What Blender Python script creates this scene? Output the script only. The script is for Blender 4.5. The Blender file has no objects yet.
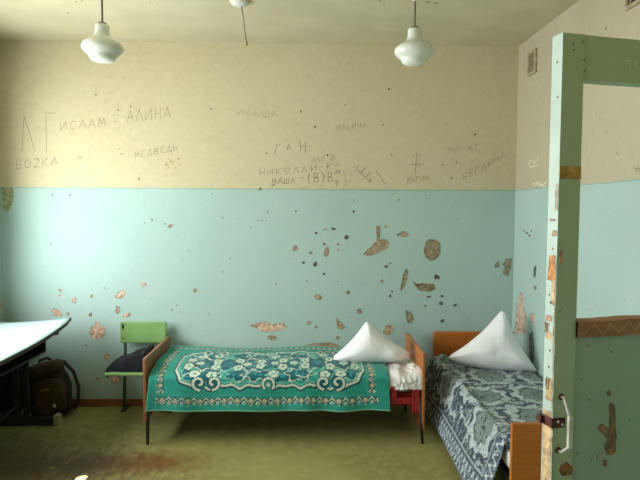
import bpy, bmesh, math, random
import numpy as np
from mathutils import Vector, Matrix, noise as mnoise
random.seed(7)
S = bpy.context.scene
COL = S.collection
PI = math.pi

# ------------------------------------------------------------------ camera (metres; x right, y into the room, z up)
FPX, CAMH = 570.0, 1.64
yaw, pitch, roll = math.atan(14/FPX), math.atan(31/FPX), math.radians(0.3)
FW = Vector((math.sin(yaw)*math.cos(pitch), math.cos(yaw)*math.cos(pitch), -math.sin(pitch)))
r0 = Vector((math.cos(yaw), -math.sin(yaw), 0)); u0 = r0.cross(FW)
RT = r0*math.cos(roll) + u0*math.sin(roll); UP = u0*math.cos(roll) - r0*math.sin(roll)
cd = bpy.data.cameras.new('camera'); cam = bpy.data.objects.new('camera', cd); COL.objects.link(cam)
m3 = Matrix((RT, UP, -FW)).transposed()
cam.matrix_world = Matrix.Translation((0, 0, CAMH)) @ m3.to_4x4()
cd.sensor_width = 36; cd.lens = 36*FPX/640; cd.clip_start = 0.05
S.camera = cam
def ray(px, py): return FW + RT*((px-320)/FPX) - UP*((py-240)/FPX)
def on_y(px, py, y):
    d = ray(px, py); return d*(y/d.y) + Vector((0, 0, CAMH))
def on_x(px, py, x):
    d = ray(px, py); return d*(x/d.x) + Vector((0, 0, CAMH))

# ------------------------------------------------------------------ colour and materials
def lin(c): return tuple(((v/255)/12.92 if v/255 <= .04045 else ((v/255+.055)/1.055)**2.4) for v in c)
def rgba(c): return lin(c) + (1,)
def nodes(name):
    m = bpy.data.materials.new(name); m.use_nodes = True
    return m, m.node_tree.nodes, m.node_tree.links, m.node_tree.nodes['Principled BSDF']
def N(nt, t, **kw):
    n = nt.new(t)
    for k, v in kw.items():
        if k in n.inputs: n.inputs[k].default_value = v
        else: setattr(n, k, v)
    return n
def mix(nt, lk, fac, a, b, mode='MIX'):
    n = nt.new('ShaderNodeMix'); n.data_type = 'RGBA'; n.blend_type = mode
    for i, v in ((0, fac), (6, a), (7, b)):
        if hasattr(v, 'links') or hasattr(v, 'is_linked'): lk.new(v, n.inputs[i])
        else: n.inputs[i].default_value = v
    return n.outputs[2]
def ramp(nt, lk, src, p0, p1):
    n = nt.new('ShaderNodeMapRange'); n.inputs[1].default_value = p0; n.inputs[2].default_value = p1
    lk.new(src, n.inputs[0]); return n.outputs[0]
def mat(name, c1, c2=None, rough=.6, scale=8, stretch=(1, 1, 1), bump=0.0, bscale=40, metal=0, spec=.5, lo=.35, hi=.65):
    m, nt, lk, b = nodes(name)
    tc = nt.new('ShaderNodeTexCoord'); mp = N(nt, 'ShaderNodeMapping'); mp.inputs['Scale'].default_value = stretch
    lk.new(tc.outputs['Object'], mp.inputs[0])
    nz = N(nt, 'ShaderNodeTexNoise', Scale=scale, Detail=5.0); lk.new(mp.outputs[0], nz.inputs['Vector'])
    c2 = c2 or tuple(v*.85 for v in c1)
    lk.new(mix(nt, lk, ramp(nt, lk, nz.outputs['Fac'], lo, hi), rgba(c1), rgba(c2)), b.inputs['Base Color'])
    b.inputs['Roughness'].default_value = rough; b.inputs['Metallic'].default_value = metal
    b.inputs['Specular IOR Level'].default_value = spec
    if bump:
        n2 = N(nt, 'ShaderNodeTexNoise', Scale=bscale, Detail=4.0); lk.new(mp.outputs[0], n2.inputs['Vector'])
        bp = N(nt, 'ShaderNodeBump', Strength=bump, Distance=.01); lk.new(n2.outputs['Fac'], bp.inputs['Height'])
        lk.new(bp.outputs[0], b.inputs['Normal'])
    return m
def attr_mat(name, rough=.8, namt=.25, nscale=30, bump=.2, bscale=90, spec=.3, sheen=0):
    """colour from the mesh's colour attribute, roughened by noise"""
    m, nt, lk, b = nodes(name)
    at = N(nt, 'ShaderNodeVertexColor', layer_name='Col')
    tc = nt.new('ShaderNodeTexCoord')
    nz = N(nt, 'ShaderNodeTexNoise', Scale=nscale, Detail=5.0); lk.new(tc.outputs['Object'], nz.inputs['Vector'])
    mu = nt.new('ShaderNodeMapRange'); mu.inputs[1].default_value = .3; mu.inputs[2].default_value = .7
    mu.inputs[3].default_value = 1-namt; mu.inputs[4].default_value = 1+namt
    lk.new(nz.outputs['Fac'], mu.inputs[0])
    vm = N(nt, 'ShaderNodeVectorMath', operation='SCALE'); lk.new(at.outputs['Color'], vm.inputs[0]); lk.new(mu.outputs[0], vm.inputs['Scale'])
    lk.new(vm.outputs[0], b.inputs['Base Color'])
    b.inputs['Roughness'].default_value = rough; b.inputs['Specular IOR Level'].default_value = spec
    if sheen: b.inputs['Sheen Weight'].default_value = sheen
    n2 = N(nt, 'ShaderNodeTexNoise', Scale=bscale, Detail=3.0); lk.new(tc.outputs['Object'], n2.inputs['Vector'])
    bp = N(nt, 'ShaderNodeBump', Strength=bump, Distance=.01); lk.new(n2.outputs['Fac'], bp.inputs['Height'])
    lk.new(bp.outputs[0], b.inputs['Normal'])
    return m

PAINT_Z = 1.805
def wall_paint(c1=(203, 192, 160), c2=(195, 184, 151), c3=(206, 195, 163)):
    """cream whitewash above, pale blue oil paint below, wavering boundary at PAINT_Z"""
    m, nt, lk, b = nodes('two_tone_wall_paint')
    geo = nt.new('ShaderNodeNewGeometry'); sp = nt.new('ShaderNodeSeparateXYZ'); lk.new(geo.outputs['Position'], sp.inputs[0])
    nz = N(nt, 'ShaderNodeTexNoise', Scale=6.0, Detail=4.0); lk.new(geo.outputs['Position'], nz.inputs['Vector'])
    w = N(nt, 'ShaderNodeMath', operation='MULTIPLY_ADD'); lk.new(nz.outputs['Fac'], w.inputs[0]); w.inputs[1].default_value = .022; lk.new(sp.outputs['Z'], w.inputs[2])
    up = ramp(nt, lk, w.outputs[0], PAINT_Z+.008, PAINT_Z+.013)
    edge = N(nt, 'ShaderNodeMath', operation='COMPARE'); lk.new(w.outputs[0], edge.inputs[0]); edge.inputs[1].default_value = PAINT_Z+.008; edge.inputs[2].default_value = .007
    big = N(nt, 'ShaderNodeTexNoise', Scale=1.1, Detail=4.0); lk.new(geo.outputs['Position'], big.inputs['Vector'])
    fine = N(nt, 'ShaderNodeTexNoise', Scale=22.0, Detail=5.0); lk.new(geo.outputs['Position'], fine.inputs['Vector'])
    bf = ramp(nt, lk, big.outputs['Fac'], .3, .7); ff = ramp(nt, lk, fine.outputs['Fac'], .35, .75)
    cream = mix(nt, lk, bf, rgba(c1), rgba(c2))
    cream = mix(nt, lk, ff, cream, rgba(c3))
    blue = mix(nt, lk, bf, rgba((174, 198, 191)), rgba((166, 190, 185)))
    f2 = ramp(nt, lk, fine.outputs['Fac'], .60, .82)
    blue = mix(nt, lk, f2, blue, rgba((179, 202, 192)))
    sm = N(nt, 'ShaderNodeTexNoise', Scale=2.6, Detail=6.0, Roughness=.7); lk.new(geo.outputs['Position'], sm.inputs['Vector'])
    blue = mix(nt, lk, ramp(nt, lk, sm.outputs['Fac'], .62, .85), blue, rgba((186, 199, 182)))
    blue = mix(nt, lk, N(nt, 'ShaderNodeValue').outputs[0], blue, blue)
    e2 = N(nt, 'ShaderNodeMath', operation='MULTIPLY'); lk.new(edge.outputs[0], e2.inputs[0]); e2.inputs[1].default_value = .35
    blue = mix(nt, lk, e2.outputs[0], blue, rgba((96, 128, 100)))
    # small flyspecks
    vo = N(nt, 'ShaderNodeTexVoronoi', Scale=9.0); lk.new(geo.outputs['Position'], vo.inputs['Vector'])
    sk = ramp(nt, lk, vo.outputs['Distance'], .055, .03)
    col = mix(nt, lk, up, blue, cream)
    s2 = N(nt, 'ShaderNodeMath', operation='MULTIPLY'); lk.new(sk, s2.inputs[0]); s2.inputs[1].default_value = .45
    col = mix(nt, lk, s2.outputs[0], col, rgba((120, 128, 112)))
    lk.new(col, b.inputs['Base Color'])
    rg = N(nt, 'ShaderNodeMapRange'); lk.new(up, rg.inputs[0]); rg.inputs[3].default_value = .6; rg.inputs[4].default_value = .95
    lk.new(rg.outputs[0], b.inputs['Roughness']); b.inputs['Specular IOR Level'].default_value = .12
    wb = N(nt, 'ShaderNodeTexNoise', Scale=5.0, Detail=8.0); lk.new(geo.outputs['Position'], wb.inputs['Vector'])
    bp = N(nt, 'ShaderNodeBump', Strength=.25, Distance=.01); lk.new(wb.outputs['Fac'], bp.inputs['Height']); lk.new(bp.outputs[0], b.inputs['Normal'])
    return m
def floor_paint():
    m, nt, lk, b = nodes('worn_green_floor_paint')
    geo = nt.new('ShaderNodeNewGeometry')
    n1 = N(nt, 'ShaderNodeTexNoise', Scale=1.6, Detail=6.0); lk.new(geo.outputs['Position'], n1.inputs['Vector'])
    n2 = N(nt, 'ShaderNodeTexNoise', Scale=14.0, Detail=6.0); lk.new(geo.outputs['Position'], n2.inputs['Vector'])
    mp = N(nt, 'ShaderNodeMapping'); mp.inputs['Scale'].default_value = (14, 7, 1); mp.inputs['Rotation'].default_value = (0, 0, .5); lk.new(geo.outputs['Position'], mp.inputs[0])
    n3 = N(nt, 'ShaderNodeTexNoise', Scale=1.5, Detail=6.0); lk.new(mp.outputs[0], n3.inputs['Vector'])
    c = mix(nt, lk, ramp(nt, lk, n1.outputs['Fac'], .35, .65), rgba((150, 146, 88)), rgba((134, 130, 78)))
    c = mix(nt, lk, ramp(nt, lk, n2.outputs['Fac'], .45, .75), c, rgba((160, 154, 98)))
    # worn-through brown areas by the windows, plus painted shade near the table
    def blob(cx, cy, rx, ry, k=.9):
        a = N(nt, 'ShaderNodeVectorMath', operation='SUBTRACT'); lk.new(geo.outputs['Position'], a.inputs[0]); a.inputs[1].default_value = (cx, cy, 0)
        s = N(nt, 'ShaderNodeVectorMath', operation='DIVIDE'); lk.new(a.outputs[0], s.inputs[0]); s.inputs[1].default_value = (rx, ry, 1)
        l = N(nt, 'ShaderNodeVectorMath', operation='LENGTH'); lk.new(s.outputs[0], l.inputs[0])
        d = N(nt, 'ShaderNodeMath', operation='MULTIPLY_ADD'); lk.new(n3.outputs['Fac'], d.inputs[0]); d.inputs[1].default_value = -1.1; lk.new(l.outputs['Value'], d.inputs[2])
        q = ramp(nt, lk, d.outputs[0], .52, -.25)
        t = N(nt, 'ShaderNodeMath', operation='MULTIPLY'); lk.new(q, t.inputs[0]); t.inputs[1].default_value = k
        return t.outputs[0]
    c = mix(nt, lk, blob(-1.42, 3.60, .62, .19, .9), c, rgba((88, 56, 28)))
    c = mix(nt, lk, blob(-1.02, 3.62, .46, .20, .8), c, rgba((120, 80, 42)))
    c = mix(nt, lk, blob(-1.95, 3.60, .9, .7, .75), c, rgba((66, 54, 26)))  # shade around the table, painted into the floor colour
    c = mix(nt, lk, blob(-1.25, 3.15, 1.0, .35, .8), c, rgba((106, 64, 32)))
    lk.new(c, b.inputs['Base Color']); b.inputs['Roughness'].default_value = .5; b.inputs['Specular IOR Level'].default_value = .35
    bp = N(nt, 'ShaderNodeBump', Strength=.15, Distance=.01); lk.new(n2.outputs['Fac'], bp.inputs['Height']); lk.new(bp.outputs[0], b.inputs['Normal'])
    return m

M_WALL = wall_paint(); M_WALL_SHADED = wall_paint((186, 177, 152), (178, 169, 145), (188, 180, 156)); M_FLOOR = floor_paint()  # right wall copy: cream darkened and greyed to hold down direct window light
M_BOUNCE_CUT = mat('dim_entrance_paint', (120, 116, 96), (108, 104, 88), rough=.9, scale=2)  # unseen front wall coloured dark to reduce bounced light
M_CEIL = mat('whitewashed_ceiling', (200, 192, 160), (190, 182, 150), rough=.95, scale=3, bump=.15)
M_PATCH = attr_mat('bare_plaster', rough=.95, namt=.42, nscale=38, bump=.9, bscale=60)
M_PENCIL = attr_mat('pencil_scribble', rough=.9, namt=.3, nscale=60, bump=0)
M_TRIM = mat('brown_skirting_paint', (150, 92, 54), (120, 74, 44), rough=.6, scale=9)
M_WINF = mat('white_window_paint', (225, 228, 220), rough=.5)
M_WOODL = mat('bed_board_walnut', (152, 100, 62), (128, 80, 46), rough=.45, scale=4, stretch=(6, .8, 10), lo=.3, hi=.7)
M_WOODO = mat('bed_board_orange', (196, 116, 42), (174, 96, 32), rough=.4, scale=4, stretch=(2, 6, 30), lo=.3, hi=.7)
M_WOODR = mat('bed_board_varnish', (186, 112, 50), (158, 88, 36), rough=.4, scale=4, stretch=(6, 1, 12), lo=.3, hi=.7)
M_LEG = mat('black_painted_leg', (34, 32, 32), (24, 22, 22), rough=.5)
M_RED = mat('red_bed_frame_paint', (164, 22, 24), (136, 14, 18), rough=.5)
M_SHEET = mat('white_cotton', (232, 230, 226), (222, 220, 218), rough=.9, scale=5, bump=.25, bscale=14)
M_PILLOW = mat('white_pillowcase', (245, 243, 245), (238, 237, 241), rough=.9, scale=4, bump=.5, bscale=8)
M_BLK1 = attr_mat('teal_jacquard', rough=.85, namt=.14, nscale=160, bump=.35, bscale=220, sheen=.1)
M_BLK2 = attr_mat('slate_jacquard', rough=.9, namt=.22, nscale=170, bump=.4, bscale=200, sheen=.1)
M_GREEN = mat('light_green_chair_paint', (126, 166, 100), (116, 154, 90), rough=.5, scale=5)
M_GMET = mat('dark_green_tube', (58, 84, 52), (44, 64, 42), rough=.5)
M_CLOTH = mat('navy_knit', (8, 9, 20), (4, 5, 12), rough=.98, scale=30, bump=.6, bscale=60)
M_TABTOP = mat('pale_blue_tabletop', (196, 218, 220), (186, 210, 214), rough=.35, scale=4)
M_TABEDGE = mat('dark_tabletop_edge', (46, 52, 46), (70, 50, 36), rough=.7, scale=12)
M_TABLEG = mat('brown_table_frame', (34, 26, 23), (24, 18, 16), rough=.6)
M_CAP = mat('pale_foot_cap', (170, 160, 120), (150, 140, 100), rough=.7)
M_PACK = mat('olive_brown_canvas', (74, 56, 32), (54, 40, 24), rough=.95, scale=7, bump=.5, bscale=60)
M_PACKD = mat('dark_canvas', (48, 38, 26), (34, 27, 20), rough=.95, scale=7, bump=.5, bscale=60)
M_BADGE = mat('pale_badge', (220, 220, 210), rough=.4)
M_TAG = mat('ochre_tag', (140, 110, 50), rough=.7)
M_DARK = mat('dark_navy_cloth', (22, 22, 40), (14, 14, 24), rough=.95, scale=10, bump=.5, bscale=30)
M_DOOR = mat('green_door_paint', (166, 182, 144), (156, 174, 134), rough=.45, scale=3, stretch=(1, 1, .4), bump=.15, bscale=20)
M_DOORP = mat('green_panel_paint', (154, 176, 146), (144, 166, 136), rough=.45, scale=3, bump=.15, bscale=14)
M_DEDGE = mat('mint_edge_paint', (188, 204, 192), (176, 194, 182), rough=.5, scale=9, bump=.2)
M_STRIP = mat('brown_strip', (166, 122, 82), (140, 92, 58), rough=.7, scale=14, stretch=(1, 1, 1), bump=.3)
M_ZIG = mat('cream_zigzag', (206, 178, 120), (180, 150, 96), rough=.8)
M_TAPE = mat('ochre_tape', (196, 156, 66), (140, 100, 36), rough=.7, scale=40)
M_HANDLE = mat('worn_steel', (205, 204, 190), (176, 168, 146), rough=.4, scale=20)
M_RUST = mat('rusty_iron', (92, 44, 34), (62, 30, 24), rough=.55, scale=25, metal=.3)
M_VENT = mat('rusty_grille', (182, 168, 138), (150, 134, 106), rough=.8, scale=25)
M_VHOLE = mat('vent_shaft_dark', (50, 44, 36), rough=1)
M_CORD = mat('grey_flex', (120, 116, 104), (100, 96, 88), rough=.7)
M_ROSE = mat('white_plastic', (226, 224, 214), (206, 204, 192), rough=.5, scale=20)
def opal():
    m, nt, lk, b = nodes('opal_glass')
    b.inputs['Base Color'].default_value = rgba((226, 230, 220)); b.inputs['Roughness'].default_value = .18
    b.inputs['Subsurface Weight'].default_value = .35; b.inputs['Subsurface Radius'].default_value = (.03, .03, .03)
    tc = nt.new('ShaderNodeTexCoord'); nz = N(nt, 'ShaderNodeTexNoise', Scale=12.0); lk.new(tc.outputs['Object'], nz.inputs['Vector'])
    lk.new(mix(nt, lk, nz.outputs['Fac'], rgba((226, 228, 216)), rgba((214, 220, 212))), b.inputs['Base Color'])
    return m
M_OPAL = opal()
def pane_mat():
    m, nt, lk, b = nodes('window_pane')
    out = nt['Material Output']; tr = nt.new('ShaderNodeBsdfTransparent'); gl = N(nt, 'ShaderNodeBsdfGlossy', Roughness=.02)
    ms = N(nt, 'ShaderNodeMixShader'); ms.inputs[0].default_value = .06
    lk.new(tr.outputs[0], ms.inputs[1]); lk.new(gl.outputs[0], ms.inputs[2]); lk.new(ms.outputs[0], out.inputs[0])
    return m
M_PANE = pane_mat()

# ------------------------------------------------------------------ mesh builder
class MB:
    def __init__(s): s.v = []; s.f = []; s.mi = []; s.c = []; s.sm = []
    def add(s, vs, fs, mi=0, col=(1, 1, 1), smooth=False):
        o = len(s.v); s.v += [tuple(p) for p in vs]
        s.c += list(col) if isinstance(col, list) else [col]*len(vs)
        for f in fs: s.f.append([i+o for i in f]); s.mi.append(mi); s.sm.append(smooth)
    def box(s, x0, x1, y0, y1, z0, z1, mi=0, mtx=None):
        p = [Vector((x, y, z)) for z in (z0, z1) for y in (y0, y1) for x in (x0, x1)]
        if mtx: p = [mtx @ q for q in p]
        s.add(p, [(0, 2, 3, 1), (4, 5, 7, 6), (0, 1, 5, 4), (2, 6, 7, 3), (0, 4, 6, 2), (1, 3, 7, 5)], mi)
    def tube(s, pts, r, n=10, mi=0, cap=True):
        pts = [Vector(p) for p in pts]; rs = r if isinstance(r, (list, tuple)) else [r]*len(pts)
        vs = []; prev = None
        for i, p in enumerate(pts):
            t = (pts[min(i+1, len(pts)-1)]-pts[max(i-1, 0)]).normalized()
            a = prev if prev else (Vector((0, 0, 1)) if abs(t.z) < .9 else Vector((1, 0, 0)))
            a = (a - t*a.dot(t)).normalized(); b = t.cross(a); prev = a
            vs += [p+(a*math.cos(2*PI*k/n)+b*math.sin(2*PI*k/n))*rs[i] for k in range(n)]
        fs = [(i*n+k, i*n+(k+1) % n, (i+1)*n+(k+1) % n, (i+1)*n+k) for i in range(len(pts)-1) for k in range(n)]
        s.add(vs, fs, mi, smooth=True)
        if cap: s.add([], []); o = len(s.v)-len(vs); s.f += [[o+k for k in reversed(range(n))], [o+(len(pts)-1)*n+k for k in range(n)]]; s.mi += [mi]*2; s.sm += [False]*2
    def lathe(s, prof, n=32, mi=0, c=(0, 0, 0)):
        vs = [(c[0]+r*math.cos(2*PI*k/n), c[1]+r*math.sin(2*PI*k/n), c[2]+z) for r, z in prof for k in range(n)]
        fs = [(i*n+k, i*n+(k+1) % n, (i+1)*n+(k+1) % n, (i+1)*n+k) for i in range(len(prof)-1) for k in range(n)]
        s.add(vs, fs, mi, smooth=True)
    def grid(s, P, nu, nv, mi=0, cols=None, smooth=True, flip=False):
        fs = []
        for j in range(nv-1):
            for i in range(nu-1):
                q = (j*nu+i, j*nu+i+1, (j+1)*nu+i+1, (j+1)*nu+i); fs.append(q[::-1] if flip else q)
        s.add(P, fs, mi, cols if cols is not None else (1, 1, 1), smooth)
    def build(s, name, mats, parent=None, loc=None, bevel=0, sub=0, kind=None, col=False):
        me = bpy.data.meshes.new(name); me.from_pydata(s.v, [], s.f)
        for m in (mats if isinstance(mats, (list, tuple)) else [mats]): me.materials.append(m)
        me.polygons.foreach_set('material_index', s.mi); me.polygons.foreach_set('use_smooth', s.sm)
        if col:
            a = me.color_attributes.new('Col', 'FLOAT_COLOR', 'POINT')
            a.data.foreach_set('color', np.array([tuple(c)[:3]+(1,) for c in s.c], dtype=np.float32).ravel())
        me.update(); me.validate()
        o = bpy.data.objects.new(name, me); COL.objects.link(o)
        if parent: o.parent = parent
        if loc: o.location = loc
        if bevel:
            b = o.modifiers.new('bevel', 'BEVEL'); b.width = bevel; b.segments = 2; b.limit_method = 'ANGLE'
        if sub:
            b = o.modifiers.new('sub', 'SUBSURF'); b.levels = sub; b.render_levels = sub
        if kind: o['kind'] = kind
        return o
def tag(o, label, cat, group=None):
    o['label'] = label; o['category'] = cat
    if group: o['group'] = group
    return o
def thing(name, label, cat, loc=(0, 0, 0), rz=0, group=None):
    o = bpy.data.objects.new(name, None); COL.objects.link(o); o.location = loc; o.rotation_euler = (0, 0, rz); o.empty_display_size = .1
    return tag(o, label, cat, group)
def box(name, m, parent, dims, bevel=.004, kind=None, mtx=None):
    b = MB(); b.box(*dims, mtx=mtx); return b.build(name, m, parent, bevel=bevel, kind=kind)
def fbm(x, y, z=0, s=1.0): return mnoise.fractal(Vector((x*s, y*s, z*s)), 1.0, 2.0, 4)

# ------------------------------------------------------------------ flaked plaster, specks and pencil strokes on a plane
class Plane:
    """a surface: origin, in-plane axes and outward normal; features are laid on it in metres"""
    def __init__(s, mb, O, U, V, Nn): s.mb = mb; s.O = Vector(O); s.U = Vector(U); s.V = Vector(V); s.N = Vector(Nn)
    def p(s, u, v, h): return s.O+s.U*u+s.V*v+s.N*h
    def patch(s, poly, col, mi=1, rim=(.78, .84, .76), ridge=.0025, jit=.0042, sub=None, rimw=.0045):
        pts = []
        n = len(poly)
        for i in range(n):
            a = Vector(poly[i]); b = Vector(poly[(i+1) % n]); L = (b-a).length
            k = max(1, min(14, int(L/.007))) if sub is None else sub
            for j in range(k):
                q = a.lerp(b, j/k); w = mnoise.noise_vector(Vector((q.x*60, q.y*60, .3)))*1.3+mnoise.noise_vector(Vector((q.x*150, q.y*150, 4.3)))*.8
                pts.append(Vector((q.x+w.x*jit*(1 if j else .5), q.y+w.y*jit*(1 if j else .5))))
        area = sum(pts[i].x*pts[(i+1) % len(pts)].y-pts[(i+1) % len(pts)].x*pts[i].y for i in range(len(pts)))
        if area < 0: pts.reverse()
        n = len(pts)
        def off(d):
            out = []
            for i in range(n):
                t = (pts[(i+1) % n]-pts[i-1])
                if t.length < 1e-7: t = Vector((1, 0))
                t.normalize(); out.append(pts[i]+Vector((t.y, -t.x))*d)
            return out
        rings = [(off(rimw*.45), .0006), (off(0), ridge), (off(-.0012), .0012), (off(-rimw), .0009)]
        vs = []; cs = []
        cc = lin(col)
        for k, (r, h) in enumerate(rings):
            for q in r:
                vs.append(s.p(q.x, q.y, h)); cs.append(tuple(c*(.62 if k == 2 else .9) for c in cc) if k >= 2 else tuple(c*r_ for c, r_ in zip(cc, rim)) if rim is None else rim_lin)  # inner ring darkened: shade inside the paint lip put into the colour
        fs = [(k*n+i, k*n+(i+1) % n, (k+1)*n+(i+1) % n, (k+1)*n+i) for k in range(3) for i in range(n)]
        c = sum((q for q in rings[3][0]), Vector((0, 0)))/n
        vs.append(s.p(c.x, c.y, .0009)); cs.append(tuple(v*1.1 for v in cc))
        fs += [(3*n+i, 3*n+(i+1) % n, 4*n) for i in range(n)]
        s.mb.add(vs, fs, mi, cs)
    def blob(s, u, v, ru, rv, col, rot=0, n=12, rough=.28, **kw):
        sd = random.random()*50; pl = []
        for k in range(n):
            a = 2*PI*k/n; f = 1+rough*2*mnoise.noise(Vector((math.cos(a)*1.3, math.sin(a)*1.3, sd)))
            x, y = ru*f*math.cos(a), rv*f*math.sin(a)
            pl.append((u+x*math.cos(rot)-y*math.sin(rot), v+x*math.sin(rot)+y*math.cos(rot)))
        s.patch(pl, col, sub=1, **kw)
    def speck(s, u, v, r, col, mi=1):
        n = 7; hh = random.uniform(.0004, .0009); vs = [s.p(u+r*random.uniform(.7, 1.2)*math.cos(2*PI*k/n), v+r*random.uniform(.7, 1.3)*math.sin(2*PI*k/n), hh) for k in range(n)]
        s.mb.add(vs, [tuple(range(n))], mi, lin(col))
    def stroke(s, pts, w, col, mi=2):
        for (a, b) in zip(pts[:-1], pts[1:]):
            a = Vector(a); b = Vector(b); t = b-a
            if t.length < 1e-6: continue
            nn = Vector((-t.y, t.x)).normalized()*w/2; e = t.normalized()*w*.3
            q = [a-nn-e, b-nn+e, b+nn+e, a+nn-e]
            s.mb.add([s.p(k.x, k.y, .0007) for k in q], [(0, 1, 2, 3)], mi, lin(col))
rim_lin = lin((178, 202, 196))
GL = {  # hand-drawn letter strokes on a unit box
 'А': [[(0, 0), (.5, 1), (1, 0)], [(.2, .38), (.8, .38)]], 'Б': [[(.9, 1), (.1, 1), (.1, 0), (.8, 0), (.9, .3), (.7, .5), (.1, .5)]],
 'В': [[(.1, 0), (.1, 1), (.7, .95), (.75, .6), (.1, .52), (.85, .45), (.85, .05), (.1, 0)]], 'Г': [[(.1, 0), (.1, 1), (.9, 1)]],
 'Д': [[(0, -.15), (0, .05), (1, .05), (1, -.15)], [(.15, .05), (.5, 1), (.85, .05)]], 'Е': [[(.9, 1), (.1, 1), (.1, 0), (.9, 0)], [(.1, .5), (.75, .5)]],
 'И': [[(.1, 1), (.1, 0), (.9, 1), (.9, 0)]], 'К': [[(.1, 0), (.1, 1)], [(.9, 1), (.1, .45), (.9, 0)]], 'Л': [[(0, 0), (.5, 1), (1, 0)]],
 'М': [[(0, 0), (.15, 1), (.5, .3), (.85, 1), (1, 0)]], 'Н': [[(.1, 0), (.1, 1)], [(.9, 0), (.9, 1)], [(.1, .5), (.9, .5)]],
 'О': [[(.2, .05), (.05, .5), (.2, .95), (.8, .95), (.95, .5), (.8, .05), (.2, .05)]], 'С': [[(.9, .9), (.4, 1), (.1, .6), (.15, .15), (.5, 0), (.9, .12)]],
 'Р': [[(.1, 0), (.1, 1), (.8, .95), (.85, .6), (.1, .48)]], 'Т': [[(0, 1), (1, 1)], [(.5, 1), (.5, 0)]], 'Ш': [[(0, 1), (0, 0), (1, 0), (1, 1)], [(.5, 0), (.5, 1)]],
 'Ь': [[(.1, 1), (.1, 0), (.8, .05), (.8, .45), (.1, .5)]], 'Z': [[(.1, .9), (.6, 1), (.85, .75), (.1, 0), (.9, 0)]], 'У': [[(0, 1), (.5, .45)], [(1, 1), (.3, 0)]],
 'Я': [[(.9, 0), (.9, 1), (.2, .95), (.15, .55), (.9, .5)], [(.55, .5), (.1, 0)]], '+': [[(.1, .5), (.9, .5)], [(.5, .9), (.5, .1)]], '2': [[(.1, .8), (.5, 1), (.85, .75), (.1, 0), (.95, 0)]],
 '-': [[(.1, .5), (.9, .5)]], '(': [[(.6, 1), (.3, .6), (.3, .3), (.6, -.1)]], ')': [[(.3, 1), (.6, .6), (.6, .3), (.3, -.1)]], ' ': [],
}
def write(pl, to_uv, text, x0, y0, x1, y1, hpx, col, w=.0035):
    """letters along a baseline from (x0,y0) to (x1,y1), hpx tall"""
    n = len(text)
    for i, ch in enumerate(text):
        t0 = (i+.1)/n; cw = .72/n
        for st in GL.get(ch, []):
            pts = []
            for gx, gy in st:
                t = t0+gx*cw
                pts.append(to_uv(x0+(x1-x0)*t+random.uniform(-.25, .25), y0+(y1-y0)*t-hpx*gy+random.uniform(-.3, .3)))
            pl.stroke(pts, w*random.uniform(.8, 1.15), col)

# ================================================================== THE SETTING
XL, XR, YB, YF, ZC = -2.47, 1.73, 4.69, -1.3, 2.975
mb = MB(); mb.box(XL-.2, XR+.2, YF-.2, YB+.2, -.15, 0)
fl = Plane(mb, (0, 0, 0), (1, 0, 0), (0, 1, 0), (0, 0, 1))
for (px, py) in ((51, 461), (97, 462), (113, 458), (52, 468), (100, 449), (106, 450), (124, 446), (66, 463), (142, 462)):
    d = ray(px, py); t = -CAMH/d.z; q = d*t
    fl.speck(q.x, q.y, random.uniform(.007, .016), (150, 132, 88) if px < 99 or px > 125 else (90, 76, 44), 1)
mb.build('floor', [M_FLOOR, M_PATCH], kind='structure', col=True)
mb = MB(); mb.box(XL-.2, XR+.2, YF-.2, YB+.2, ZC, ZC+.15)
cl = Plane(mb, (0, 0, ZC), (1, 0, 0), (0, 1, 0), (0, 0, -1))
for (px, py, r) in ((150, 2, .012), (157, 3, .008), (76, 2, .012), (82, 1, .01), (68, 13, .014), (106, 8, .01), (380, 1, .016), (384, 3, .012), (428, 2, .02), (436, 3, .018), (443, 1, .012), (400, 26, .012), (391, 26, .01)):
    d = ray(px, py); t = (ZC-CAMH)/d.z; q = d*t
    cl.speck(q.x, q.y, r*.8, (150, 138, 104))
mb.build('ceiling', [M_CEIL, M_PATCH], kind='structure', col=True)

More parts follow.
